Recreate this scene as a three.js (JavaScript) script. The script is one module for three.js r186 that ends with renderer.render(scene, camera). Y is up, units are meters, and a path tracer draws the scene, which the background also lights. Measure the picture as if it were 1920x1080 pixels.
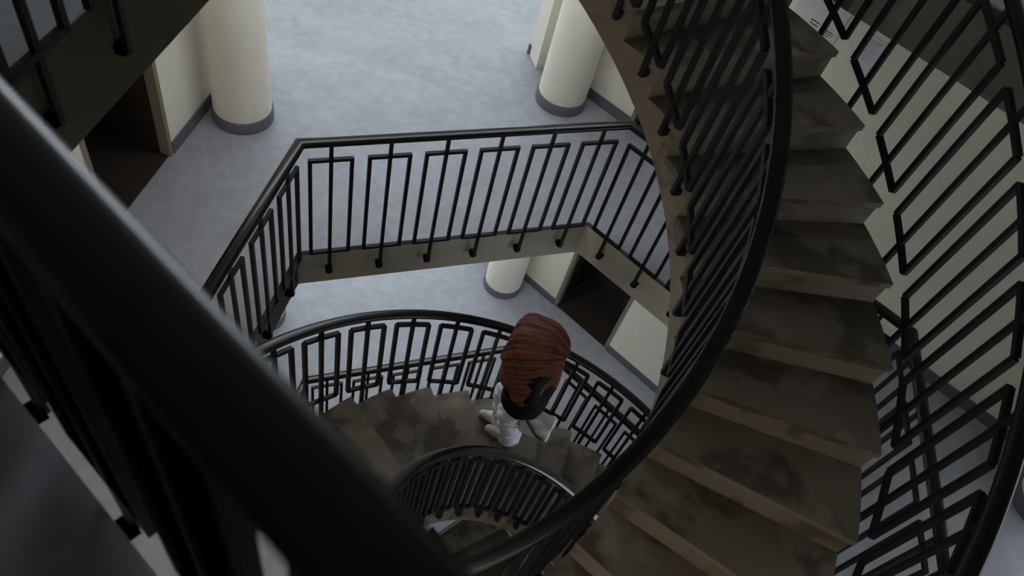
import * as THREE from 'three';
import { mergeGeometries, mergeVertices, toCreasedNormals } from 'three/addons/utils/BufferGeometryUtils.js';
import { RoundedBoxGeometry } from 'three/addons/geometries/RoundedBoxGeometry.js';
import { MarchingCubes } from 'three/addons/objects/MarchingCubes.js';
import { RectAreaLightUniformsLib } from 'three/addons/lights/RectAreaLightUniformsLib.js';

// ------------------------------------------------------------------ camera, sky, exposure
// Plan frame: origin at the centre of the six-sided stair well, middle floor at y = 0,
// azimuth counted clockwise from "ahead" (-z); the plan pair (x, f) is world (x, y, -f).
const scene = new THREE.Scene();
const camera = new THREE.PerspectiveCamera(2 * Math.atan(540 / 1428.87) * 180 / Math.PI, 16 / 9, 0.05, 60);
{
  const right = new THREE.Vector3(0.94872265, 0.19812712, -0.24631481);
  const down = new THREE.Vector3(0.3161097, -0.59462804, 0.73925108);
  const ahead = new THREE.Vector3(0, -0.77920674, -0.62676699);
  const m = new THREE.Matrix4().makeBasis(right, down.clone().negate(), ahead.clone().negate());
  camera.quaternion.setFromRotationMatrix(m);
  camera.position.set(-0.4846, 4.2996, 2.0929);
}
camera.focus = 4.8;
camera.userData.fStop = 3.0;
scene.background = new THREE.Color(0.42, 0.5, 0.62);

RectAreaLightUniformsLib.init();
const renderer = new THREE.WebGLRenderer({ antialias: true });
renderer.toneMapping = THREE.LinearToneMapping;
renderer.toneMappingExposure = 1.0;
renderer.shadowMap.enabled = true;

// ------------------------------------------------------------------ measurements
const D2R = Math.PI / 180;
const F = 2.786;                       // floor to floor
const T = 0.38;                        // slab and edge beam depth
const LEVEL = { deep: -3 * F, ground: -2 * F, low: -F, mid: 0, top: F, roof: 2 * F };
const AZ0 = -31.8;                     // outward direction of the well's far side
const APOTHEM = [1.957, 1.957, 1.957, 1.957, 2.0, 1.957];   // sides facing -31.8, 28.2, 88.2, 148.2, 208.2, 268.2
const RAIL_H = 1.064;
const NRM = (deg) => [Math.sin(deg * D2R), Math.cos(deg * D2R)];        // outward, plan (x, f)
const TAN = (deg) => [Math.cos(deg * D2R), -Math.sin(deg * D2R)];       // 90 degrees clockwise of it
const sideAz = (i) => AZ0 + 60 * i;
const V = (p, y) => new THREE.Vector3(p[0], y, -p[1]);
const onSide = (deg, d, u) => { const n = NRM(deg), t = TAN(deg); return [n[0] * d + t[0] * u, n[1] * d + t[1] * u]; };
function corner(i, inset = 0) {        // corner between side i-1 and side i
  const a = ((i - 1) % 6 + 6) % 6, b = (i % 6 + 6) % 6;
  const n1 = NRM(sideAz(a)), n2 = NRM(sideAz(b)), d1 = APOTHEM[a] - inset, d2 = APOTHEM[b] - inset;
  const det = n1[0] * n2[1] - n1[1] * n2[0];
  return [(d1 * n2[1] - d2 * n1[1]) / det, (n1[0] * d2 - n2[0] * d1) / det];
}
const rotPlan = (p, deg) => { const c = Math.cos(deg * D2R), s = Math.sin(deg * D2R); return [p[0] * c + p[1] * s, -p[0] * s + p[1] * c]; };

// ------------------------------------------------------------------ noise, textures, materials
function rng(seed) { let s = seed >>> 0; return () => { s = (s + 0x6D2B79F5) | 0; let t = Math.imul(s ^ (s >>> 15), 1 | s); t = (t + Math.imul(t ^ (t >>> 7), 61 | t)) ^ t; return ((t ^ (t >>> 14)) >>> 0) / 4294967296; }; }
function noiseTile(seed) {             // periodic value noise
  const R = rng(seed), n = 64, g = new Float32Array(n * n); for (let i = 0; i < g.length; i++) g[i] = R();
  return (x, y, p) => {
    const xi = Math.floor(x), yi = Math.floor(y); let fx = x - xi, fy = y - yi; fx = fx * fx * (3 - 2 * fx); fy = fy * fy * (3 - 2 * fy);
    const w = (a, b) => g[(((b % p) + p) % p % n) * n + (((a % p) + p) % p % n)];
    return (w(xi, yi) * (1 - fx) + w(xi + 1, yi) * fx) * (1 - fy) + (w(xi, yi + 1) * (1 - fx) + w(xi + 1, yi + 1) * fx) * fy;
  };
}
function fbm(n, u, v, base, oct) { let s = 0, a = 0.5, p = base, t = 0; for (let o = 0; o < oct; o++) { s += a * n(u * p, v * p, p); t += a; a *= 0.55; p *= 2; } return s / t; }
function tex(size, fn, srgb, repeat) {
  const d = new Uint8Array(size * size * 4);
  for (let j = 0; j < size; j++) for (let i = 0; i < size; i++) {
    const c = fn(i / size, j / size), o = (j * size + i) * 4;
    for (let k = 0; k < 3; k++) d[o + k] = Math.max(0, Math.min(255, Math.round(255 * c[k]))); d[o + 3] = 255;
  }
  const t = new THREE.DataTexture(d, size, size); t.wrapS = t.wrapT = THREE.RepeatWrapping; t.magFilter = THREE.LinearFilter; t.minFilter = THREE.LinearMipmapLinearFilter; t.generateMipmaps = true;
  if (srgb) t.colorSpace = THREE.SRGBColorSpace; t.repeat.set(repeat, repeat); t.needsUpdate = true; return t;
}
const mix = (a, b, t) => [a[0] + (b[0] - a[0]) * t, a[1] + (b[1] - a[1]) * t, a[2] + (b[2] - a[2]) * t];
const sm = (a, b, x) => { const t = Math.max(0, Math.min(1, (x - a) / (b - a))); return t * t * (3 - 2 * t); };
const n1 = noiseTile(11), n2 = noiseTile(29), n3 = noiseTile(47);
const M = {};
{
  const floorCol = tex(1024, (u, v) => { const a = fbm(n1, u, v, 6, 4), b = fbm(n2, u, v, 48, 2), s = fbm(n3, u * 1, v * 1, 3, 3); return mix(mix([0.53, 0.54, 0.575], [0.635, 0.645, 0.68], a), mix([0.50, 0.505, 0.53], [0.66, 0.67, 0.70], b), 0.35 + 0.1 * s); }, true, 1 / 3);
  const floorRgh = tex(1024, (u, v) => { const a = fbm(n2, u, v * 2.0, 8, 4), b = fbm(n3, u, v, 40, 2); const r = 0.36 + 0.30 * a + 0.08 * b; return [r, r, r]; }, false, 1 / 3);
  M.floor = new THREE.MeshPhysicalMaterial({ map: floorCol, roughnessMap: floorRgh, roughness: 1, bumpMap: floorRgh, bumpScale: 0.0006 });
  const wallCol = tex(512, (u, v) => { const a = fbm(n1, u, v, 5, 4), b = fbm(n2, u, v, 60, 2); return mix([0.855, 0.84, 0.785], [0.895, 0.88, 0.83], 0.6 * a + 0.4 * b); }, true, 0.5);
  const wallBump = tex(512, (u, v) => { const b = fbm(n3, u, v, 64, 3); return [b, b, b]; }, false, 1);
  M.wall = new THREE.MeshStandardMaterial({ map: wallCol, bumpMap: wallBump, bumpScale: 0.002, roughness: 0.75 });
  M.column = new THREE.MeshStandardMaterial({ map: wallCol, roughness: 0.55 });
  M.ceiling = new THREE.MeshStandardMaterial({ map: wallCol, roughness: 0.9 });
  M.base = new THREE.MeshStandardMaterial({ color: 0x5c5d66, roughness: 0.5, bumpMap: wallBump, bumpScale: 0.001 });
  const beamCol = tex(512, (u, v) => { const a = fbm(n2, u, v, 4, 5), b = fbm(n1, u, v, 50, 2), s = sm(0.55, 0.8, fbm(n3, u * 2, v, 6, 3)); return mix(mix([0.355, 0.315, 0.24], [0.44, 0.395, 0.31], 0.7 * a + 0.3 * b), [0.29, 0.255, 0.195], 0.5 * s); }, true, 1 / 1.3);
  M.beam = new THREE.MeshStandardMaterial({ map: beamCol, bumpMap: wallBump, bumpScale: 0.002, roughness: 0.7 });
  const treadCol = tex(1024, (u, v) => { const a = fbm(n1, u, v, 5, 4), b = fbm(n2, u, v, 14, 3), c = fbm(n3, u, v, 90, 2), s = sm(0.47, 0.66, fbm(n2, u, v, 9, 5)), wr = sm(0.56, 0.7, fbm(n1, v, u, 11, 4)); return mix( mix(mix(mix([0.37, 0.335, 0.29], [0.52, 0.48, 0.425], a), [0.45, 0.415, 0.37], 0.35 * c), mix([0.22, 0.19, 0.155], [0.32, 0.275, 0.22], b), 0.85 * s), [0.55, 0.52, 0.475], 0.5 * wr); }, true, 1 / 2.2);
  const treadRgh = tex(512, (u, v) => { const r = 0.45 + 0.3 * fbm(n3, u, v, 12, 3); return [r, r, r]; }, false, 1 / 1.1);
  M.tread = new THREE.MeshStandardMaterial({ map: treadCol, roughnessMap: treadRgh, roughness: 1, bumpMap: treadRgh, bumpScale: 0.002 });
  const stairCol = tex(512, (u, v) => { const a = fbm(n3, u, v, 6, 4), b = fbm(n1, u, v, 60, 2), s = sm(0.5, 0.72, fbm(n1, u, v, 9, 4)); return mix(mix([0.40, 0.365, 0.315], [0.49, 0.45, 0.39], 0.6 * a + 0.4 * b), [0.29, 0.255, 0.21], 0.7 * s); }, true, 1 / 1.5);
  M.stair = new THREE.MeshStandardMaterial({ map: stairCol, bumpMap: wallBump, bumpScale: 0.0015, roughness: 0.65 });
  M.iron = new THREE.MeshPhysicalMaterial({ color: new THREE.Color(0.007, 0.006, 0.0065), roughness: 0.5, specularIntensity: 0.5 });
  M.rail = new THREE.MeshPhysicalMaterial({ color: new THREE.Color(0.004, 0.0037, 0.0045), roughness: 0.26, specularIntensity: 0.8 });
  const woodCol = tex(512, (u, v) => { const g = fbm(n1, u * 1, v, 4, 3), w = fbm(n2, u * 3, v * 0.4, 20, 3); return mix([0.13, 0.11, 0.095], [0.21, 0.175, 0.145], 0.5 * g + 0.5 * w); }, true, 1);
  M.wood = new THREE.MeshStandardMaterial({ map: woodCol, roughness: 0.5 });
  M.casing = new THREE.MeshStandardMaterial({ color: 0x7d7468, roughness: 0.6 });
  M.steel = new THREE.MeshStandardMaterial({ color: 0x9a9a98, metalness: 1, roughness: 0.35 });
  M.frame = new THREE.MeshStandardMaterial({ color: 0xa9a9a6, roughness: 0.5 });
  M.pane = new THREE.MeshStandardMaterial({ color: 0xdfe6ee, roughness: 0.8, emissive: new THREE.Color(0.75, 0.86, 1.0), emissiveIntensity: 1.6 });
}

// ------------------------------------------------------------------ scene helpers
const taken = {};
function numbered(n) { const k = taken[n] = (taken[n] ?? -1) + 1; return k ? `${n}_${String(k).padStart(3, '0')}` : n; }
function shade(o) { o.castShadow = true; o.receiveShadow = true; return o; }
function mesh(name, geo, mat, parent) { const m = shade(new THREE.Mesh(geo, mat)); m.name = parent ? name : numbered(name); (parent ?? scene).add(m); return m; }
function tag(o, label, category, group, kind) { o.userData.label = label; o.userData.category = category; if (group) o.userData.group = group; if (kind) o.userData.kind = kind; return o; }
function thing(name, label, category, group, pos) { const g = new THREE.Group(); g.name = numbered(name); scene.add(g); if (pos) g.position.copy(pos); return tag(g, label, category, group); }
function structure(name, geo, mat, label, category) { return tag(mesh(name, geo, mat), label, category, null, 'structure'); }
function triGeo(pos, uv) { const g = new THREE.BufferGeometry(); g.setAttribute('position', new THREE.Float32BufferAttribute(pos, 3)); g.setAttribute('uv', new THREE.Float32BufferAttribute(uv, 2)); g.computeVertexNormals(); return g; }
function boxUV(g) {                     // uv in metres from the dominant axis of each triangle
  if (g.index) g = g.toNonIndexed();
  const p = g.attributes.position, uv = new Float32Array(p.count * 2), a = new THREE.Vector3(), b = new THREE.Vector3(), c = new THREE.Vector3();
  for (let i = 0; i < p.count; i += 3) {
    a.fromBufferAttribute(p, i); b.fromBufferAttribute(p, i + 1); c.fromBufferAttribute(p, i + 2);
    const n = b.clone().sub(a).cross(c.clone().sub(a)), ax = Math.abs(n.x), ay = Math.abs(n.y), az = Math.abs(n.z);
    [a, b, c].forEach((q, k) => { const [s, t] = ay >= ax && ay >= az ? [q.x, q.z] : ax >= az ? [q.z, q.y] : [q.x, q.y]; uv[(i + k) * 2] = s; uv[(i + k) * 2 + 1] = t; });
  }
  g.setAttribute('uv', new THREE.BufferAttribute(uv, 2)); return g;
}
function strip(g) { for (const k of Object.keys(g.attributes)) if (!['position', 'normal', 'uv'].includes(k)) g.deleteAttribute(k); return g.index ? g.toNonIndexed() : g; }
const merge = (list) => mergeGeometries(list.map(strip), false);
// a box given by a centre, three axes (vectors) and three full sizes
function obox(c, ax, ay, az, sx, sy, sz, bevel = 0) {
  const g = bevel ? new RoundedBoxGeometry(sx, sy, sz, 1, bevel) : new THREE.BoxGeometry(sx, sy, sz);
  g.applyMatrix4(new THREE.Matrix4().makeBasis(ax, ay, az).setPosition(c)); return g;
}
const UP = new THREE.Vector3(0, 1, 0);
// straight bar from a to b; side = horizontal direction across the railing plane
function bar(a, b, side, wAcross, wAlong) {
  const d = b.clone().sub(a), L = d.length(); d.normalize();
  const s = side.clone().addScaledVector(d, -side.dot(d)).normalize(), t = new THREE.Vector3().crossVectors(s, d);
  return obox(a.clone().add(b).multiplyScalar(0.5), s, d, t, wAcross, L, wAlong);
}
// a box standing against a wall side: along u0..u1, across d0..d1, height y0..y1
function wallBox(deg, u0, u1, d0, d1, y0, y1) {
  const n = NRM(deg), t = TAN(deg), c = onSide(deg, (d0 + d1) / 2, (u0 + u1) / 2);
  return boxUV(obox(V(c, (y0 + y1) / 2), new THREE.Vector3(t[0], 0, -t[1]), UP, new THREE.Vector3(-n[0], 0, n[1]), u1 - u0, y1 - y0, d1 - d0));
}
// sweep of a rounded profile (w wide, h high) along points, mitred at the vertices
function sweep(pts, w, h, n = 14, closed = false) {
  const N = pts.length, rings = [], pos = [], uv = [];
  let run = 0;
  for (let i = 0; i < N; i++) {
    const pr = pts[closed ? (i + N - 1) % N : Math.max(0, i - 1)], nx = pts[closed ? (i + 1) % N : Math.min(N - 1, i + 1)], p = pts[i];
    const d1 = p.clone().sub(pr).setY(0), d2 = nx.clone().sub(p).setY(0);
    if (d1.lengthSq() < 1e-9) d1.copy(d2); if (d2.lengthSq() < 1e-9) d2.copy(d1); d1.normalize(); d2.normalize();
    const t = d1.clone().add(d2).normalize(), side = new THREE.Vector3(t.z, 0, -t.x), k = 1 / Math.max(0.5, t.dot(d1));
    if (i) run += p.distanceTo(pts[i - 1]);
    const ring = [];
    for (let j = 0; j < n; j++) { const a = j / n * Math.PI * 2, c = Math.cos(a), s = Math.sin(a), e = 0.75; const x = Math.sign(c) * Math.pow(Math.abs(c), e) * w / 2, y = Math.sign(s) * Math.pow(Math.abs(s), e) * h / 2; ring.push(p.clone().addScaledVector(side, x * k).addScaledVector(UP, y)); }
    rings.push({ ring, run });
  }
  const q = (A, B, j0, j1, u0, u1) => { pos.push(...A[j0].toArray(), ...B[j0].toArray(), ...B[j1].toArray(), ...A[j0].toArray(), ...B[j1].toArray(), ...A[j1].toArray()); const v0 = j0 / n * 0.2, v1 = (j0 + 1) / n * 0.2; uv.push(u0, v0, u1, v0, u1, v1, u0, v0, u1, v1, u0, v1); };
  for (let i = 0; i + 1 < N + (closed ? 1 : 0); i++) { const A = rings[i], B = rings[(i + 1) % N]; for (let j = 0; j < n; j++) q(A.ring, B.ring, j, (j + 1) % n, A.run, B.run); }
  if (!closed) for (const [e, f] of [[0, 1], [N - 1, 0]]) { const R = rings[e].ring, c = pts[e]; for (let j = 0; j < n; j++) { const a = R[j], b = R[(j + 1) % n]; const tri = f ? [c, a, b] : [c, b, a]; for (const v of tri) { pos.push(...v.toArray()); uv.push(0, 0); } } }
  return toCreasedNormals(triGeo(pos, uv), 0.7);
}

// ------------------------------------------------------------------ stair flights as curves
// k counts steps downwards: tread k has its front edge (nosing) at k; the nosing line falls RISE per step
const RISE = 0.16981;
const circ = (c, r, a0, da) => (k, dr = 0) => { const a = a0 + k * da; return [c[0] + (r + dr) * Math.sin(a), c[1] + (r + dr) * Math.cos(a)]; };
const upper = { y0: 2.2608, outer: circ([-1.2337, 0.0304], 2.6237, 0.85077, 0.146906), inner: circ([-0.9812, 0.0192], 1.3515, 0.66560, 0.180373), top: -2, bottom: 12, postOuter: 0.6, postInner: 0.72 };
const lower = { y0: -0.6746, outer: circ([0.4297, -0.8237], 2.1948, -0.93847, 0.155886), inner: circ([0.4297, -0.8237], 1.1912, -0.93847, 0.155886), top: -3, bottom: 11, postOuter: 0.36, postInner: 0.42 };
const rotFlight = (f, deg, dy) => ({ ...f, y0: f.y0 + dy, outer: (k, dr) => rotPlan(f.outer(k, dr), deg), inner: (k, dr) => rotPlan(f.inner(k, dr), deg) });
const lowest = rotFlight(lower, -120, -F);
const deepest = { ...upper, top: -1, y0: upper.y0 - 3 * F + RISE };
const nl = (f, k) => f.y0 - RISE * k;

// ------------------------------------------------------------------ floors, edge beams, ceilings
function slabShape(hole) {
  const s = new THREE.Shape(), D = [6.9, 8.6, 6.9, 8.6, 6.9, 8.6];
  for (let i = 0; i < 6; i++) { const p = NRM(sideAz(i)), q = NRM(sideAz(i + 1)), d1 = D[i], d2 = D[(i + 1) % 6], det = p[0] * q[1] - p[1] * q[0], c = [(d1 * q[1] - d2 * p[1]) / det, (p[0] * d2 - q[0] * d1) / det]; i ? s.lineTo(c[0], c[1]) : s.moveTo(c[0], c[1]); }
  s.closePath();
  if (hole) { const h = new THREE.Path(); hole.forEach((p, i) => (i ? h.lineTo(p[0], p[1]) : h.moveTo(p[0], p[1]))); h.closePath(); s.holes.push(h); }
  return s;
}
function plate(hole, y0, y1) { const g = new THREE.ExtrudeGeometry(slabShape(hole), { depth: y1 - y0, bevelEnabled: false }); g.rotateX(-Math.PI / 2); g.translate(0, y0, 0); return boxUV(g); }
const C6 = [0, 1, 2, 3, 4, 5].map((i) => corner(i));
const edgeAt = (i, u) => onSide(sideAz(i), APOTHEM[i], u);
const holes = {
  top: [C6[0], [-1.008, 1.69], upper.inner(-3), upper.outer(-3, 0.06), upper.outer(-2, 0.06), upper.outer(-1, 0.06), upper.outer(-0.35, 0.07), C6[2], C6[3], C6[4], C6[5]],
  mid: [C6[0], C6[1], C6[2], C6[3], C6[4], upper.inner(12, -0.02), lower.inner(-4), lower.outer(-4), [-1.93, -0.80]],
  low: [C6[0], C6[1], lower.outer(11), lower.inner(11, -0.02), lowest.inner(-4), lowest.outer(-4), rotPlan([-1.93, -0.80], -120), C6[3], C6[4], C6[5]],
  ground: [C6[0], lowest.outer(11), lowest.inner(11, -0.02), upper.inner(-2), upper.outer(-2, 0.06), upper.outer(-1, 0.06), upper.outer(-0.35, 0.07), C6[2], C6[3], C6[4], C6[5]],
};
const levelWord = { top: 'topmost', mid: 'middle', low: 'lower', ground: 'second lowest', deep: 'lowest' };
function makeLevel(key) {
  const y = LEVEL[key], hole = holes[key];
  const fl = structure('floor', plate(hole, y - 0.05, y), M.floor, `grey polished ${levelWord[key]} landing floor around the stair well`, 'floor');
  if (!hole) return;
  structure('ceiling', plate(hole, y - T + 0.001, y - 0.05), M.ceiling, `white ceiling under the ${levelWord[key]} landing floor`, 'ceiling');
  // brown edge beam round the opening, one length per straight side
  for (let i = 0; i < hole.length; i++) {
    const a = hole[i], b = hole[(i + 1) % hole.length], A = V(a, 0), B = V(b, 0), d = B.clone().sub(A), L = d.length(); if (L < 0.02) continue; d.normalize();
    const out = new THREE.Vector3(-d.z, 0, d.x); const mid = A.clone().add(B).multiplyScalar(0.5);
    const sgn = Math.sign(out.dot(mid)) || 1; out.multiplyScalar(sgn);
    const c = mid.addScaledVector(out, 0.04).setY(y - 0.012 - (T - 0.012) / 2);
    mesh('edge_beam', boxUV(obox(c, d, UP, new THREE.Vector3().crossVectors(d, UP), L + 0.045, T - 0.012, 0.08)), M.beam, fl);
  }
}
for (const k of ['top', 'mid', 'low', 'ground', 'deep']) makeLevel(k);
structure('ceiling', plate(null, LEVEL.roof - T, LEVEL.roof), M.ceiling, 'white ceiling closing the stair well at the top', 'ceiling');

// ------------------------------------------------------------------ walls with doorways, halls and windows
const SIDE_NAME = { 28.2: 'right', 148.2: 'back', 268.2: 'left' };
let doorNo = 0, windowNo = 0;
function roomFront(deg, key, d, doors, opt = {}) {
  const y = LEVEL[key], h = F - T, name = SIDE_NAME[deg], E = 2.88, W = [], Bb = [];
  const lev = levelWord[key];
  const cuts = [-E, ...doors.flatMap(([a, b]) => [a, b]), E];
  const DH = 2.05;
  for (let i = 0; i < cuts.length; i += 2) {
    let a = cuts[i], b = cuts[i + 1];
    if (opt.step !== undefined && a < opt.step && b > opt.step) {
      W.push(wallBox(deg, a, opt.step, d, d + 0.24, y, y + h)); Bb.push(wallBox(deg, a, opt.step, d - 0.014, d, y, y + 0.105));
      W.push(wallBox(deg, opt.step, opt.stepEnd ?? b, opt.stepD, d + 0.24, y, y + h)); Bb.push(wallBox(deg, opt.step - 0.014, opt.stepEnd ?? b, opt.stepD - 0.014, opt.stepD, y, y + 0.105));
      continue;
    }
    W.push(wallBox(deg, a, b, d, d + 0.24, y, y + h)); Bb.push(wallBox(deg, a - (i === 0 ? 0.014 : 0), b, d - 0.014, d, y, y + 0.105));
  }
  for (const [a, b] of doors) W.push(wallBox(deg, a, b, d, d + 0.24, y + DH, y + h));
  // return walls along the two halls beside the room, and the far end of the halls
  const re = opt.stepEnd ?? E, dr = opt.stepD ?? d, c3 = 0.8660254;
  const s1 = 0.5 * d + c3 * E, l1 = c3 * d - 0.5 * E, s2 = 0.5 * dr + c3 * re, l2 = -c3 * dr + 0.5 * re;
  W.push(wallBox(deg - 60, l1, 7.05, s1 - 0.22, s1, y, y + h), wallBox(deg + 60, -7.05, l2, s2 - 0.22, s2, y, y + h), wallBox(deg, -4.2, 4.2, 8.3, 8.5, y, y + h));
  Bb.push(wallBox(deg - 60, l1 - 0.012, 7.0, s1, s1 + 0.014, y, y + 0.105), wallBox(deg + 60, -7.0, l2 + 0.012, s2, s2 + 0.014, y, y + 0.105));
  structure(`wall_${name}`, merge(W), M.wall, `cream plaster wall on the ${name} of the ${lev} landing`, 'wall');
  structure(`baseboard_${name}`, merge(Bb), M.base, `dark grey skirting along the ${name} wall of the ${lev} landing`, 'baseboard');
  for (const [a, b] of doors) {
    const g = new THREE.Group(); g.name = `door_${++doorNo}`; scene.add(g);
    tag(g, `dark wooden door set back in the ${name} wall of the ${lev} landing`, 'door', null, 'structure');
    const z = d + 0.62;
    mesh('door_leaf', wallBox(deg, a + 0.03, b - 0.03, z, z + 0.045, y + 0.005, y + DH), M.wood, g);
    for (const [p0, p1] of [[0.16, 0.92], [1.06, 1.9]]) { const pa = mesh('door_panel', wallBox(deg, a + 0.12, b - 0.12, z - 0.012, z, y + p0, y + p1), M.wood, g); pa.userData.label = 'raised panel'; }
    const n = NRM(deg), hp = onSide(deg, z - 0.05, b - 0.09);
    const hd = mesh('handle', obox(V(onSide(deg, z - 0.05, b - 0.13), y + 1.0), V(TAN(deg), 0), UP, V(n, 0), 0.12, 0.018, 0.02, 0.006), M.steel, g); hd.userData.label = 'steel lever handle';
    mesh('handle_plate', obox(V(onSide(deg, z - 0.006, b - 0.09), y + 0.98), V(TAN(deg), 0), UP, V(n, 0), 0.045, 0.2, 0.012, 0.004), M.steel, g);
    mesh('jamb', merge([wallBox(deg, a - 0.06, a + 0.03, d + 0.07, z + 0.05, y, y + DH), wallBox(deg, b - 0.03, b + 0.06, d + 0.07, z + 0.05, y, y + DH), wallBox(deg, a + 0.03, b - 0.03, d + 0.07, z + 0.05, y + DH - 0.03, y + DH + 0.06)]), M.wood, g);
    mesh('casing', merge([wallBox(deg, a, a + 0.04, d - 0.006, d + 0.07, y, y + DH), wallBox(deg, b - 0.04, b, d - 0.006, d + 0.07, y, y + DH), wallBox(deg, a + 0.04, b - 0.04, d - 0.006, d + 0.07, y + DH - 0.04, y + DH)]), M.casing, g);
    mesh('threshold', wallBox(deg, a + 0.04, b - 0.04, d + 0.01, z, y + 0.001, y + 0.012), M.wood, g);
  }
}
for (const key of ['top', 'mid', 'low', 'ground', 'deep']) {
  roomFront(28.2, key, 3.17, [[-1.65, -0.82]], key === 'mid' ? { step: -0.78, stepD: 2.865 } : {});
  roomFront(268.2, key, 3.13, [[0.80, 1.66]]);
  roomFront(148.2, key, 3.17, []);
}
// outer walls of the three halls with a wide frosted window each
function hall(deg, key, power, word, tint) {
  const y = LEVEL[key], h = F - T, d = 6.4, wl = 6.0, y0 = 1.05, y1 = 2.34, lev = levelWord[key], W = [];
  W.push(wallBox(deg, -6.55, -wl, d, d + 0.3, y, y + h), wallBox(deg, wl, 6.55, d, d + 0.3, y, y + h), wallBox(deg, -wl, wl, d, d + 0.3, y, y + y0), wallBox(deg, -wl, wl, d, d + 0.3, y + y1, y + h));
  if (!power) W.push(wallBox(deg, -wl, wl, d, d + 0.3, y + y0, y + y1));
  structure(`wall_${word}`, merge(W), M.wall, `cream outer wall closing the ${word} hall of the ${lev} landing`, 'wall');
  if (!power) return;
  const g = new THREE.Group(); g.name = `window_${++windowNo}`; scene.add(g);
  tag(g, `wide frosted daylight window in the ${word} hall of the ${lev} landing`, 'window', null, 'structure');
  const pane = M.pane.clone(); pane.emissive = new THREE.Color(...tint); pane.emissiveIntensity = power * 0.15;
  const f = [wallBox(deg, -wl, wl, d + 0.1, d + 0.16, y + y0, y + y0 + 0.05), wallBox(deg, -wl, wl, d + 0.1, d + 0.16, y + y1 - 0.05, y + y1)];
  for (let i = 0; i <= 10; i++) { const u = -wl + 0.025 + i * (2 * wl - 0.05) / 10; f.push(wallBox(deg, u - 0.025, u + 0.025, d + 0.1, d + 0.16, y + y0 + 0.05, y + y1 - 0.05)); }
  mesh('window_frame', merge(f), M.frame, g);
  for (let i = 0; i < 10; i++) { const u = -wl + 0.025 + i * (2 * wl - 0.05) / 10, s = (2 * wl - 0.05) / 10; mesh('pane', wallBox(deg, u + 0.025, u + s - 0.025, d + 0.125, d + 0.135, y + y0 + 0.05, y + y1 - 0.05), pane, g); }
  mesh('window_sill', wallBox(deg, -wl - 0.05, wl + 0.05, d - 0.12, d + 0.1, y + y0 - 0.035, y + y0), M.frame, g);
  const L = new THREE.RectAreaLight(new THREE.Color(...tint), power, 2 * wl - 0.1, y1 - y0 - 0.1);
  L.position.copy(V(onSide(deg, d + 0.08, 0), y + (y0 + y1) / 2)); L.lookAt(V([0, 0], y + (y0 + y1) / 2)); scene.add(L);
}
const DAY = [0.80, 0.89, 1.0], WARM = [1.0, 0.90, 0.78];
const LIGHT = 7;
const hallPower = { top: [1.2, 0.05, 0], mid: [0.6, 0.5, 0.5], low: [0.65, 0.8, 0.3], ground: [1.0, 0.2, 0], deep: [0.8, 0, 0] };
for (const key of Object.keys(hallPower)) {
  const [a, b, c] = hallPower[key];
  hall(-31.8, key, LIGHT * a, 'far', DAY);
  hall(88.2, key, LIGHT * b, 'side', DAY);
  hall(208.2, key, LIGHT * c, 'near', WARM);
}

// ceiling lights over the landings in front of the halls
function ceilingLight(deg, key, power, tint, label) {
  const y = LEVEL[key] + F - T, c = onSide(deg, 2.6, 0), g = thing('ceiling_light', label, 'lamp', 'long ceiling lights of the landings', V(c, y));
  const n = NRM(deg); g.rotation.y = Math.atan2(-n[0], n[1]);
  const box = new THREE.BoxGeometry(3.1, 0.05, 0.42); box.translate(0, -0.025, 0); mesh('housing', box, M.frame, g);
  const df = new THREE.BoxGeometry(3.0, 0.012, 0.34); df.translate(0, -0.056, 0);
  mesh('diffuser', df, new THREE.MeshStandardMaterial({ color: 0xe8ecf2, roughness: 0.7, emissive: new THREE.Color(...tint), emissiveIntensity: power * 0.1 }), g);
  const L = new THREE.RectAreaLight(new THREE.Color(...tint), power, 3.0, 0.34); L.position.copy(V(c, y - 0.066)); L.lookAt(V(c, y - 2)); L.rotateZ(0); scene.add(L);
  const ax = V(TAN(deg), 0), zz = UP.clone(); L.quaternion.setFromRotationMatrix(new THREE.Matrix4().makeBasis(ax, new THREE.Vector3().crossVectors(zz, ax), zz));
}
const LAMP = [0.93, 0.97, 1.0];
ceilingLight(-31.8, 'top', 2.2, LAMP, 'long ceiling light over the far side of the topmost landing');
ceilingLight(-31.8, 'mid', 6.8, LAMP, 'long ceiling light over the far side of the middle landing');
ceilingLight(-31.8, 'low', 7, LAMP, 'long ceiling light over the far side of the lower landing');
ceilingLight(208.2, 'mid', 3.2, [1.0, 0.92, 0.82], 'long ceiling light over the near side of the middle landing');

// ------------------------------------------------------------------ columns
function column(p, key, where) {
  const y = LEVEL[key], r = 0.219, h = F - T;
  const g = thing('column', `round cream column ${where}`, 'column', 'round columns of the landings', V(p, y));
  const shaft = new THREE.CylinderGeometry(r, r, h, 48, 1); shaft.translate(0, h / 2, 0); mesh('shaft', shaft, M.column, g);
  const prof = [[r - 0.01, 0], [r + 0.014, 0], [r + 0.014, 0.09], [r + 0.008, 0.102], [r - 0.01, 0.102]].map((q) => new THREE.Vector2(...q));
  mesh('base_ring', toCreasedNormals(new THREE.LatheGeometry(prof, 48), 0.6), M.base, g).userData.label = 'dark grey base ring';
}
column([-0.611, 3.623], 'mid', 'beside the right wall, behind the straight railing of the middle landing');
column([-2.929, 2.169], 'mid', 'at the left, in front of the white wall by the dark doorway');
column([-0.611, 3.623], 'low', 'on the lower landing, seen under the brown edge beam');
column([-2.929, 2.169], 'low', 'on the lower landing, just showing under the left railing');
column([3.49, 1.02], 'mid', 'at the right edge, on the middle floor behind the outer stair rail');

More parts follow.
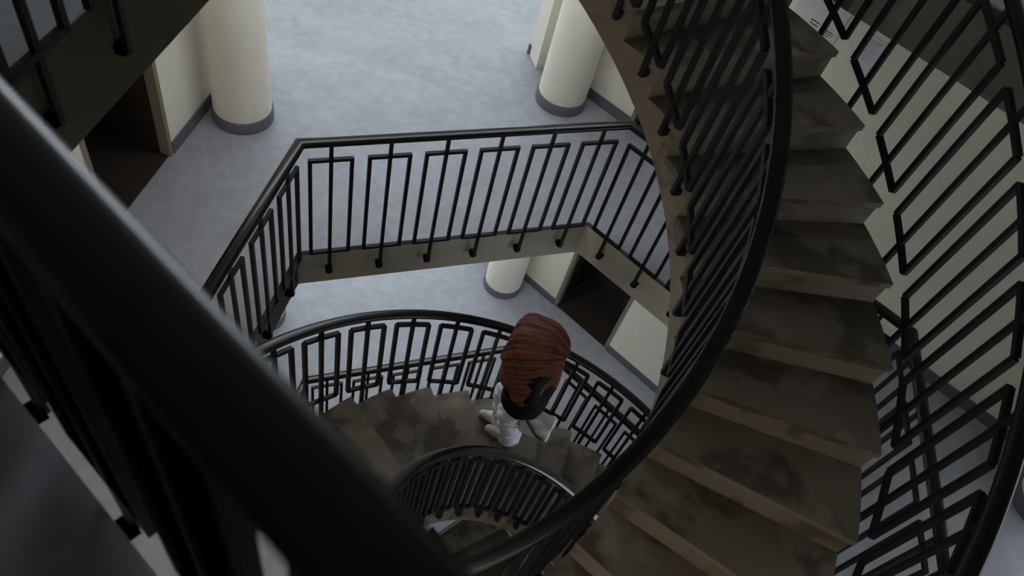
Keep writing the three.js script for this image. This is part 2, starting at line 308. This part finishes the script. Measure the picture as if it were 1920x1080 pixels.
// ------------------------------------------------------------------ stairs
function sector(f, k0, k1, topY, botY, seg, grow = 0, inGrow = 0) {
  const pos = [], uv = [], P = [];
  for (let i = 0; i <= seg; i++) { const k = k0 + (k1 - k0) * i / seg, pi = f.inner(k, -inGrow), po = f.outer(k, grow); P.push([V(pi, topY(k)), V(po, topY(k)), V(po, botY(k)), V(pi, botY(k))]); }
  const cen = new THREE.Vector3(); P.forEach((r) => r.forEach((v) => cen.add(v))); cen.multiplyScalar(1 / (P.length * 4));
  const tri = (a, b, c) => { const n = b.clone().sub(a).cross(c.clone().sub(a)), m = a.clone().add(b).add(c).multiplyScalar(1 / 3).sub(cen); const q = n.dot(m) < 0 ? [a, c, b] : [a, b, c]; for (const v of q) { pos.push(v.x, v.y, v.z); uv.push(0, 0); } };
  const quad = (a, b, c, d) => { tri(a, b, c); tri(a, c, d); };
  for (let i = 0; i < seg; i++) for (let j = 0; j < 4; j++) { const j2 = (j + 1) % 4; quad(P[i][j], P[i + 1][j], P[i + 1][j2], P[i][j2]); }
  quad(...P[0]); quad(...P[seg]);
  return toCreasedNormals(boxUV(triGeo(pos, uv)), 0.5);
}
function buildFlight(f, name, label) {
  const p = f.outer((f.top + f.bottom) / 2), g = thing(name, label, 'staircase', 'curved stair flights', null);
  for (let k = f.top; k <= f.bottom; k++) {
    const y = nl(f, k), fl = Math.max(-99, f.floor ?? -99);
    const st = mesh('step', sector(f, k - 1, k, () => y - 0.036, (kk) => Math.max(fl, nl(f, kk) - 0.31), 4), M.stair, g);
    mesh('tread', sector(f, k - 1.0, k + 0.035, () => y, () => y - 0.036, 4, 0.006, 0.006), M.tread, st);
  }
  return g;
}
buildFlight({ ...upper, floor: 0.0 }, 'stair_flight', 'dark worn curved stair flight climbing along the right side to the top landing');
buildFlight({ ...lower, floor: -F }, 'stair_flight', 'curved stair flight on the far side on which the long-haired person walks');
buildFlight({ ...lowest, floor: -2 * F }, 'stair_flight', 'curved stair flight deep in the well below the lower landing');
buildFlight({ ...deepest, floor: -3 * F }, 'stair_flight', 'lowest curved stair flight at the bottom of the well');

// ------------------------------------------------------------------ stair balustrades
function stairRailing(f, side, label, k0 = f.top - 0.6, k1 = f.bottom) {
  const g = thing('stair_railing', label, 'railing', 'black iron stair railings', null);
  const sgn = side === 'outer' ? 1 : -1, off = sgn * 0.034, curve = f[side], pc = side === 'outer' ? f.postOuter : f.postInner;
  const at = (k, dy, o = off) => V(curve(k, o), nl(f, k) + dy);
  const pts = []; const n = Math.round((k1 - k0) * 5); for (let i = 0; i <= n; i++) pts.push(at(k0 + (k1 - k0) * i / n, 0.958));
  mesh('handrail', sweep(pts, 0.072, 0.046), M.rail, g);
  const S = 0.026;
  for (let i = Math.ceil(k0 - pc); i + pc < k1; i++) {
    const k = i + pc, c = at(k, 0), rad = at(k, 0, off + sgn * 0.1).sub(c).normalize();
    const foot = side === 'outer' ? -0.2 : -0.125;
    const post = [bar(at(k, foot), at(k, 0.94), rad, S * 0.85, S)];
    post.push(bar(at(k, foot + 0.02, off - sgn * 0.04), at(k, foot + 0.02, off), UP, 0.035, 0.04));
    mesh('post', merge(post), M.iron, g);
    const a0 = at(k - 0.36, 0.05), a1 = at(k + 0.36, 0.05), b0 = at(k - 0.36, 0.835), b1 = at(k + 0.36, 0.835);
    const ra = rad, am = at(k, 0.05), bm = at(k, 0.835);
    mesh('frame', merge([bar(a0, b0, ra, S, S), bar(a1, b1, ra, S, S), bar(a0, am, ra, S, S), bar(am, a1, ra, S, S), bar(b0, bm, ra, S, S), bar(bm, b1, ra, S, S)]), M.iron, g);
  }
  return g;
}
stairRailing(upper, 'inner', 'black iron railing with thick curving handrail on the inner side of the right flight', -2.6, 12);
stairRailing(upper, 'outer', 'black iron railing of slanted frames against the cream wall at the right', -2.6, 12);
stairRailing(lower, 'outer', 'black arched iron railing behind the person with long hair', -3.6, 11);
stairRailing(lower, 'inner', 'black arched iron railing below the person around the open stair eye', -3.6, 11);
stairRailing(lowest, 'outer', 'outer iron railing of the flight below the lower landing', -3.6, 11);
stairRailing(lowest, 'inner', 'inner iron railing of the flight below the lower landing', -3.6, 11);
stairRailing(deepest, 'inner', 'inner iron railing of the lowest flight at the bottom of the well', -1.6, 12);

// ------------------------------------------------------------------ landing balustrades
function landingRailing(key, from, count, label, trim = [0, 0], INSET = 0.054, infill = -1) {
  const y = LEVEL[key], g = thing('landing_railing', label, 'railing', 'black iron landing railings', null), pts = [];
  for (let i = 0; i <= count; i++) pts.push(V(corner(from + i, INSET), y + RAIL_H));
  if (trim[0]) pts[0].lerp(pts[1], trim[0]); if (trim[1]) pts[count].lerp(pts[count - 1], trim[1]);
  mesh('handrail', sweep(pts, 0.072, 0.046), M.rail, g);
  const S = 0.023;
  for (let i = 0; i < count; i++) {
    const a = V(corner(from + i, INSET), y), b = V(corner(from + i + 1, INSET), y), d = b.clone().sub(a), L = d.length(); d.normalize();
    const deg = sideAz(((from + i) % 6 + 6) % 6), out = V(NRM(deg), 0);
    for (let j = 0; j < 6; j++) {
      const s = (j + 0.5) / 6; if (i === 0 && s < trim[0]) continue; if (i === count - 1 && 1 - s < trim[1]) continue;
      const c = a.clone().addScaledVector(d, s * L), at = (du, dy) => c.clone().addScaledVector(d, du).add(new THREE.Vector3(0, dy, 0));
      const hw = 0.128, y0 = 0.035, y1 = 0.915;
      mesh('post', merge([bar(at(0, -0.215), at(0, RAIL_H - 0.02), out, 0.02, S), obox(at(0, -0.2).addScaledVector(out, 0.025), d, UP, out, 0.045, 0.035, 0.05)]), M.iron, g);
      mesh('frame', merge([bar(at(-hw, y0), at(-hw, y1), out, S, S), bar(at(hw, y0), at(hw, y1), out, S, S), bar(at(-hw - S / 2, y0), at(hw + S / 2, y0), out, S, S), bar(at(-hw - S / 2, y1), at(hw + S / 2, y1), out, S, S)]), M.iron, g);
      if (infill === ((from + i) % 6 + 6) % 6) { const pn = mesh('infill_panel', obox(at(0, (y0 + y1) / 2), d, UP, out, 2 * hw - S, y1 - y0 - S, 0.006), M.iron, g); pn.userData.label = 'dark sheet filling the frame'; }
    }
  }
}
landingRailing('mid', -1, 4, 'black iron railing around the middle landing with rectangular frames', [0.15, 0]);
landingRailing('low', -2, 4, 'black iron railing around the lower landing seen through the arched stair rail', [0, 0]);
landingRailing('top', 2, 4, 'black iron railing of the top landing, huge and blurred in the foreground', [0, 0], 0.036, 4);

// ------------------------------------------------------------------ notices on the right wall
function strokes(w, h, rows, seed, ground) {
  const R = rng(seed), cv = document.createElement('canvas'); cv.width = w; cv.height = h; const c = cv.getContext('2d');
  c.fillStyle = ground; c.fillRect(0, 0, w, h);
  for (const [x, y, len, th, col] of rows) { c.fillStyle = col; let p = x; while (p < x + len) { const l = th * (0.6 + 1.8 * R()); c.fillRect(p, y + (R() - 0.5) * th * 0.3, Math.min(l, x + len - p), th); p += l + th * (0.25 + 0.4 * R()); } }
  const t = new THREE.CanvasTexture(cv); t.colorSpace = THREE.SRGBColorSpace; return t;
}
function notice(name, label, category, u0, u1, y0, y1, d, map) {
  const w = u1 - u0, h = y1 - y0, g = thing(name, label, category, null, V(onSide(28.2, d, (u0 + u1) / 2), (y0 + y1) / 2));
  const n = NRM(28.2); g.rotation.y = Math.atan2(-n[0], n[1]);
  mesh('sheet', new THREE.BoxGeometry(w, h, 0.003), new THREE.MeshStandardMaterial({ color: 0xd8d8de, roughness: 0.7 }), g);
  const f = new THREE.PlaneGeometry(w - 0.002, h - 0.002); f.translate(0, 0, 0.0022);
  mesh('print', f, new THREE.MeshStandardMaterial({ map, roughness: 0.7 }), g);
}
notice('wall_notice', 'white wall notice with two short rows of black lettering at the top of the stairs', 'notice', -0.74, -0.40, 1.72, 2.12, 2.862,
  strokes(340, 400, [[130, 262, 70, 9, '#1c1b1c'], [134, 284, 62, 9, '#1c1b1c'], [222, 276, 92, 8, '#2a292b'], [226, 292, 84, 8, '#2a292b'], [232, 308, 60, 6, '#4a494b']], 5, '#cfcdcb'));
notice('paper_sheet', 'printed paper sheet pinned to the cream wall behind the slanted frames', 'paper', -0.262, -0.112, 1.725, 1.97, 2.862,
  strokes(346, 490, Array.from({ length: 17 }, (_, i) => [30, 40 + i * 18, 286 - (i % 4) * 20, i < 2 ? 9 : 5, '#85838c']), 9, '#d6d5e0'));

// ------------------------------------------------------------------ the person on the far flight
const v3 = (x, y, z) => new THREE.Vector3(x, y, z);
function cone(a, b, r1, r2) { const d = b.clone().sub(a), L2 = d.lengthSq(); return (p) => { const t = Math.max(0, Math.min(1, ((p.x - a.x) * d.x + (p.y - a.y) * d.y + (p.z - a.z) * d.z) / L2)); return Math.hypot(p.x - a.x - d.x * t, p.y - a.y - d.y * t, p.z - a.z - d.z * t) - (r1 + (r2 - r1) * t); }; }
function blob(c, r) { const m = Math.min(r.x, r.y, r.z); return (p) => { const k = Math.hypot((p.x - c.x) / r.x, (p.y - c.y) / r.y, (p.z - c.z) / r.z); return (k - 1) * m * (k > 1 ? 1.0 : 1.0); }; }
const smin = (a, b, k) => { const h = Math.max(k - Math.abs(a - b), 0) / k; return Math.min(a, b) - h * h * k * 0.25; };
const union = (list, k) => (p) => { let d = 1e3; for (const f of list) d = smin(d, f(p), k); return d; };
function sdfGeo(fn, lo, hi, res) {
  const mc = new MarchingCubes(res, new THREE.MeshBasicMaterial(), false, false, 400000), half = res / 2, c = lo.clone().add(hi).multiplyScalar(0.5), e = hi.clone().sub(lo).multiplyScalar(0.5), p = v3(0, 0, 0);
  mc.isolation = 0;
  for (let z = 0; z < res; z++) for (let y = 0; y < res; y++) for (let x = 0; x < res; x++) { p.set(c.x + (x - half) / half * e.x, c.y + (y - half) / half * e.y, c.z + (z - half) / half * e.z); mc.field[x + y * res + z * res * res] = -fn(p); }
  mc.update();
  const n = mc.count, pos = new Float32Array(n * 3);
  for (let i = 0; i < n; i++) { pos[i * 3] = c.x + mc.positionArray[i * 3] * e.x; pos[i * 3 + 1] = c.y + mc.positionArray[i * 3 + 1] * e.y; pos[i * 3 + 2] = c.z + mc.positionArray[i * 3 + 2] * e.z; }
  const g = new THREE.BufferGeometry(); g.setAttribute('position', new THREE.BufferAttribute(pos, 3));
  const m = mergeVertices(g, 1e-5); m.computeVertexNormals(); return m;
}
{
  const P0 = V([-0.215, 0.985], nl(lower, 4));
  const person = thing('person', 'person with long red-brown hair, dark jacket and white trousers climbing the far flight', 'person', null, P0);
  const az = -84 * D2R; person.rotation.y = Math.atan2(Math.sin(az), -Math.cos(az)); person.scale.setScalar(0.95);
  const L = { hip: v3(0.085, 0.84, -0.13), knee: v3(0.085, 0.46, -0.03), ankle: v3(0.06, 0.09, -0.10), toe: v3(0.055, 0.045, 0.06) };
  const Rr = { hip: v3(-0.085, 0.84, -0.13), knee: v3(-0.08, 0.47, 0.06), ankle: v3(-0.055, 0.09, 0.0), toe: v3(-0.055, 0.045, 0.16) };
  const arm = (s) => ({ sh: v3(s * 0.165, 1.27, -0.09), el: v3(s * 0.205, 1.02, -0.14), wr: v3(s * 0.15, 0.92, 0.02), ha: v3(s * 0.10, 0.93, 0.06) });
  const A = [arm(1), arm(-1)];
  const headC = v3(0, 1.46, -0.03);
  const skin = new THREE.MeshPhysicalMaterial({ color: 0xb58a74, roughness: 0.55 });
  const hz = -0.115;                    // the head and trunk stand a little behind the feet
  const bodyParts = [blob(headC, v3(0.072, 0.105, 0.092)), blob(v3(0, 1.425, 0.11 + hz), v3(0.055, 0.07, 0.06)), blob(v3(0, 1.45, 0.18 + hz), v3(0.014, 0.022, 0.018)), blob(v3(0, 1.41, 0.165 + hz), v3(0.024, 0.009, 0.012)),
    blob(v3(0.074, 1.455, 0.075 + hz), v3(0.012, 0.03, 0.018)), blob(v3(-0.074, 1.455, 0.075 + hz), v3(0.012, 0.03, 0.018)),
    cone(v3(0, 1.28, hz), v3(0, 1.41, 0.065 + hz), 0.055, 0.05), cone(v3(0, 0.9, hz - 0.01), v3(0, 1.2, hz), 0.115, 0.115), cone(v3(-0.1, 1.22, hz), v3(0.1, 1.22, hz), 0.075, 0.075)];
  for (const a of A) bodyParts.push(cone(a.sh, a.el, 0.042, 0.036), cone(a.el, a.wr, 0.036, 0.025), cone(a.wr, a.ha, 0.026, 0.03));
  for (const l of [L, Rr]) bodyParts.push(cone(l.hip, l.knee, 0.075, 0.05), cone(l.knee, l.ankle, 0.048, 0.032), cone(l.ankle, l.toe, 0.032, 0.022));
  mesh('body', sdfGeo(union(bodyParts, 0.03), v3(-0.32, -0.03, -0.3), v3(0.32, 1.65, 0.34), 120), skin, person);
  const jacket = [cone(v3(-0.05, 0.60, hz + 0.03), v3(0, 0.95, hz), 0.185, 0.155), cone(v3(0.05, 0.60, hz + 0.03), v3(0, 0.95, hz), 0.185, 0.155), cone(v3(0, 0.95, hz), v3(0, 1.19, hz), 0.155, 0.14), cone(v3(-0.12, 1.23, hz), v3(0.12, 1.23, hz), 0.095, 0.095), cone(v3(0, 1.26, hz), v3(0, 1.34, hz + 0.035), 0.085, 0.072)];
  for (const a of A) jacket.push(cone(a.sh, a.el, 0.066, 0.058), cone(a.el, a.wr, 0.058, 0.05), cone(a.wr, a.ha, 0.05, 0.045));
  const jk = union(jacket, 0.05);
  mesh('jacket', sdfGeo((p) => Math.max(jk(p) + 0.004 * Math.sin(p.y * 46 + 9 * p.x) * Math.sin(p.x * 31 + p.z * 27), 0.66 - p.y), v3(-0.33, 0.6, -0.36), v3(0.33, 1.42, 0.24), 96), new THREE.MeshPhysicalMaterial({ color: 0x0a090a, roughness: 0.85, specularIntensity: 0.4 }), person);
  const tr = [cone(v3(0, 0.82, hz), v3(0, 0.95, hz), 0.145, 0.13)];
  for (const l of [L, Rr]) tr.push(cone(l.hip, l.knee, 0.1, 0.095), cone(l.knee, l.ankle, 0.095, 0.1));
  const tf = union(tr, 0.04);
  mesh('trousers', sdfGeo((p) => Math.max(tf(p) + 0.006 * Math.sin(p.y * 40 + p.z * 25 + 3 * Math.sin(p.x * 30)) + 0.004 * Math.sin(p.y * 85 - p.x * 40), 0.05 - p.y, p.y - 0.74), v3(-0.28, 0.0, -0.32), v3(0.28, 0.82, 0.28), 100), new THREE.MeshPhysicalMaterial({ color: 0xe2e2ea, roughness: 0.85, sheen: 0.2 }), person);
  for (const [l, nm] of [[L, 'left'], [Rr, 'right']]) {
    const a = l.ankle, t = l.toe, dir = t.clone().sub(a).setY(0).normalize(), at = (s, y) => a.clone().setY(y).addScaledVector(dir, s);
    const up = union([cone(at(-0.03, 0.055), at(0.1, 0.05), 0.043, 0.046), cone(at(0.1, 0.045), at(0.18, 0.038), 0.046, 0.036), cone(at(-0.01, 0.08), at(0.03, 0.1), 0.042, 0.042)], 0.03);
    const lo = at(-0.12, 0), hi = at(0.26, 0), mn = v3(Math.min(lo.x, hi.x) - 0.08, -0.01, Math.min(lo.z, hi.z) - 0.02), mx = v3(Math.max(lo.x, hi.x) + 0.08, 0.17, Math.max(lo.z, hi.z) + 0.02);
    const sh = mesh('shoe', sdfGeo((p) => Math.max(up(p), 0.022 - p.y), mn, mx, 56), new THREE.MeshStandardMaterial({ color: 0xcfc8bc, roughness: 0.6 }), person); sh.userData.label = `off-white sneaker on the ${nm} foot`;
    const so = (p) => Math.max(Math.min(cone(at(-0.035, p.y), at(0.1, p.y), 0.047, 0.05)(p), cone(at(0.1, p.y), at(0.185, p.y), 0.05, 0.04)(p)), p.y - 0.026, 0.002 - p.y);
    mesh('sole', sdfGeo(so, mn, mx, 56), new THREE.MeshStandardMaterial({ color: 0xa2764f, roughness: 0.7 }), sh);
  }
  for (const s of [-1, 1]) { const e = mesh('eye', new THREE.SphereGeometry(0.012, 12, 8), new THREE.MeshStandardMaterial({ color: 0x2c2320, roughness: 0.2 }), person); e.position.set(s * 0.03, 1.47, 0.163 + hz); }
  // long hair: crown, front fall, back fall; combed into ridges
  const hairF = union([blob(v3(0, 1.465, -0.045), v3(0.13, 0.125, 0.185)), cone(v3(0.05, 1.46, -0.07), v3(0.13, 1.12, -0.10), 0.125, 0.105), cone(v3(-0.05, 1.46, -0.07), v3(-0.12, 1.12, -0.12), 0.12, 0.10),
    cone(v3(0.08, 1.45, 0.06), v3(0.15, 1.06, 0.07), 0.10, 0.075), cone(v3(-0.08, 1.45, 0.06), v3(-0.14, 1.08, 0.06), 0.095, 0.07), cone(v3(0, 1.43, -0.13), v3(0, 1.06, -0.20), 0.11, 0.09), cone(v3(0.10, 1.40, -0.03), v3(0.19, 0.98, -0.06), 0.10, 0.085), cone(v3(-0.10, 1.40, -0.03), v3(-0.18, 1.02, -0.06), 0.10, 0.08), cone(v3(0.05, 1.49, 0.05), v3(0.09, 1.25, 0.13), 0.085, 0.065), cone(v3(-0.05, 1.49, 0.05), v3(-0.08, 1.28, 0.12), 0.08, 0.06)], 0.07);
  const lock = (p) => { const a = Math.atan2(p.x, p.y + 0.75 * (p.z + 0.05) - 1.22), w = a * 24 + 2.0 * Math.sin(p.y * 8 + p.z * 6); return Math.sin(w) * 0.6 + Math.sin(a * 61 + p.z * 5) * 0.4; };
  const hg = sdfGeo((p) => hairF(p) + 0.005 * lock(p) + 0.003 * Math.sin(lock(p) * 9 + p.y * 30), v3(-0.34, 0.84, -0.36), v3(0.34, 1.68, 0.24), 128);
  const hp = hg.attributes.position, hc = new Float32Array(hp.count * 3), q = v3(0, 0, 0), c1 = new THREE.Color(0x744534), c2 = new THREE.Color(0x301c16), c3 = new THREE.Color();
  for (let i = 0; i < hp.count; i++) { q.fromBufferAttribute(hp, i); const t = 0.5 + 0.35 * lock(q) + 0.15 * Math.sin(q.y * 60 + q.x * 90); c3.lerpColors(c1, c2, Math.max(0, Math.min(1, t))); c3.toArray(hc, i * 3); }
  hg.setAttribute('color', new THREE.BufferAttribute(hc, 3));
  mesh('hair', hg, new THREE.MeshPhysicalMaterial({ vertexColors: true, roughness: 0.72, specularIntensity: 0.5 }), person).userData.label = 'long red-brown hair';
  // bag hanging at the person's back hip
  const bp = person.localToWorld(v3(0, 0, 0)); person.updateMatrixWorld(); bp.copy(v3(0.09, 0.36, -0.27)).applyMatrix4(person.matrixWorld);
  const bag = thing('shoulder_bag', 'white fabric bag with a dark beaded strap behind the person with long hair', 'bag', null, bp); bag.rotation.y = person.rotation.y + Math.PI / 2;
  const bodyF = (p) => { const x = Math.abs(p.x) - 0.10, y = Math.abs(p.y - 0.13) - 0.11, z = Math.abs(p.z) - (0.03 + 0.02 * (0.26 - p.y)); return Math.hypot(Math.max(x, 0), Math.max(y, 0), Math.max(z, 0)) + Math.min(0, Math.max(x, y, z)) - 0.022 + 0.006 * Math.sin(p.x * 40) * Math.sin(p.y * 30); };
  mesh('pouch', sdfGeo(bodyF, v3(-0.2, -0.05, -0.12), v3(0.2, 0.32, 0.12), 64), new THREE.MeshPhysicalMaterial({ color: 0xe2e2ea, roughness: 0.85 }), bag);
  const beads = []; const sc = new THREE.CatmullRomCurve3([v3(-0.13, 0.40, -0.01), v3(-0.11, 0.27, 0.055), v3(-0.02, 0.14, 0.068), v3(0.04, 0.06, 0.066), v3(0.10, 0.03, 0.055)]);
  for (let i = 0; i <= 26; i++) { const s = new THREE.SphereGeometry(0.011, 8, 6); const pt = sc.getPointAt(i / 26); s.translate(pt.x, pt.y, pt.z); beads.push(s); }
  mesh('strap', merge(beads), new THREE.MeshStandardMaterial({ color: 0x2d2825, roughness: 0.4 }), bag).userData.label = 'dark beaded strap';
}

// ------------------------------------------------------------------ done
renderer.render(scene, camera);
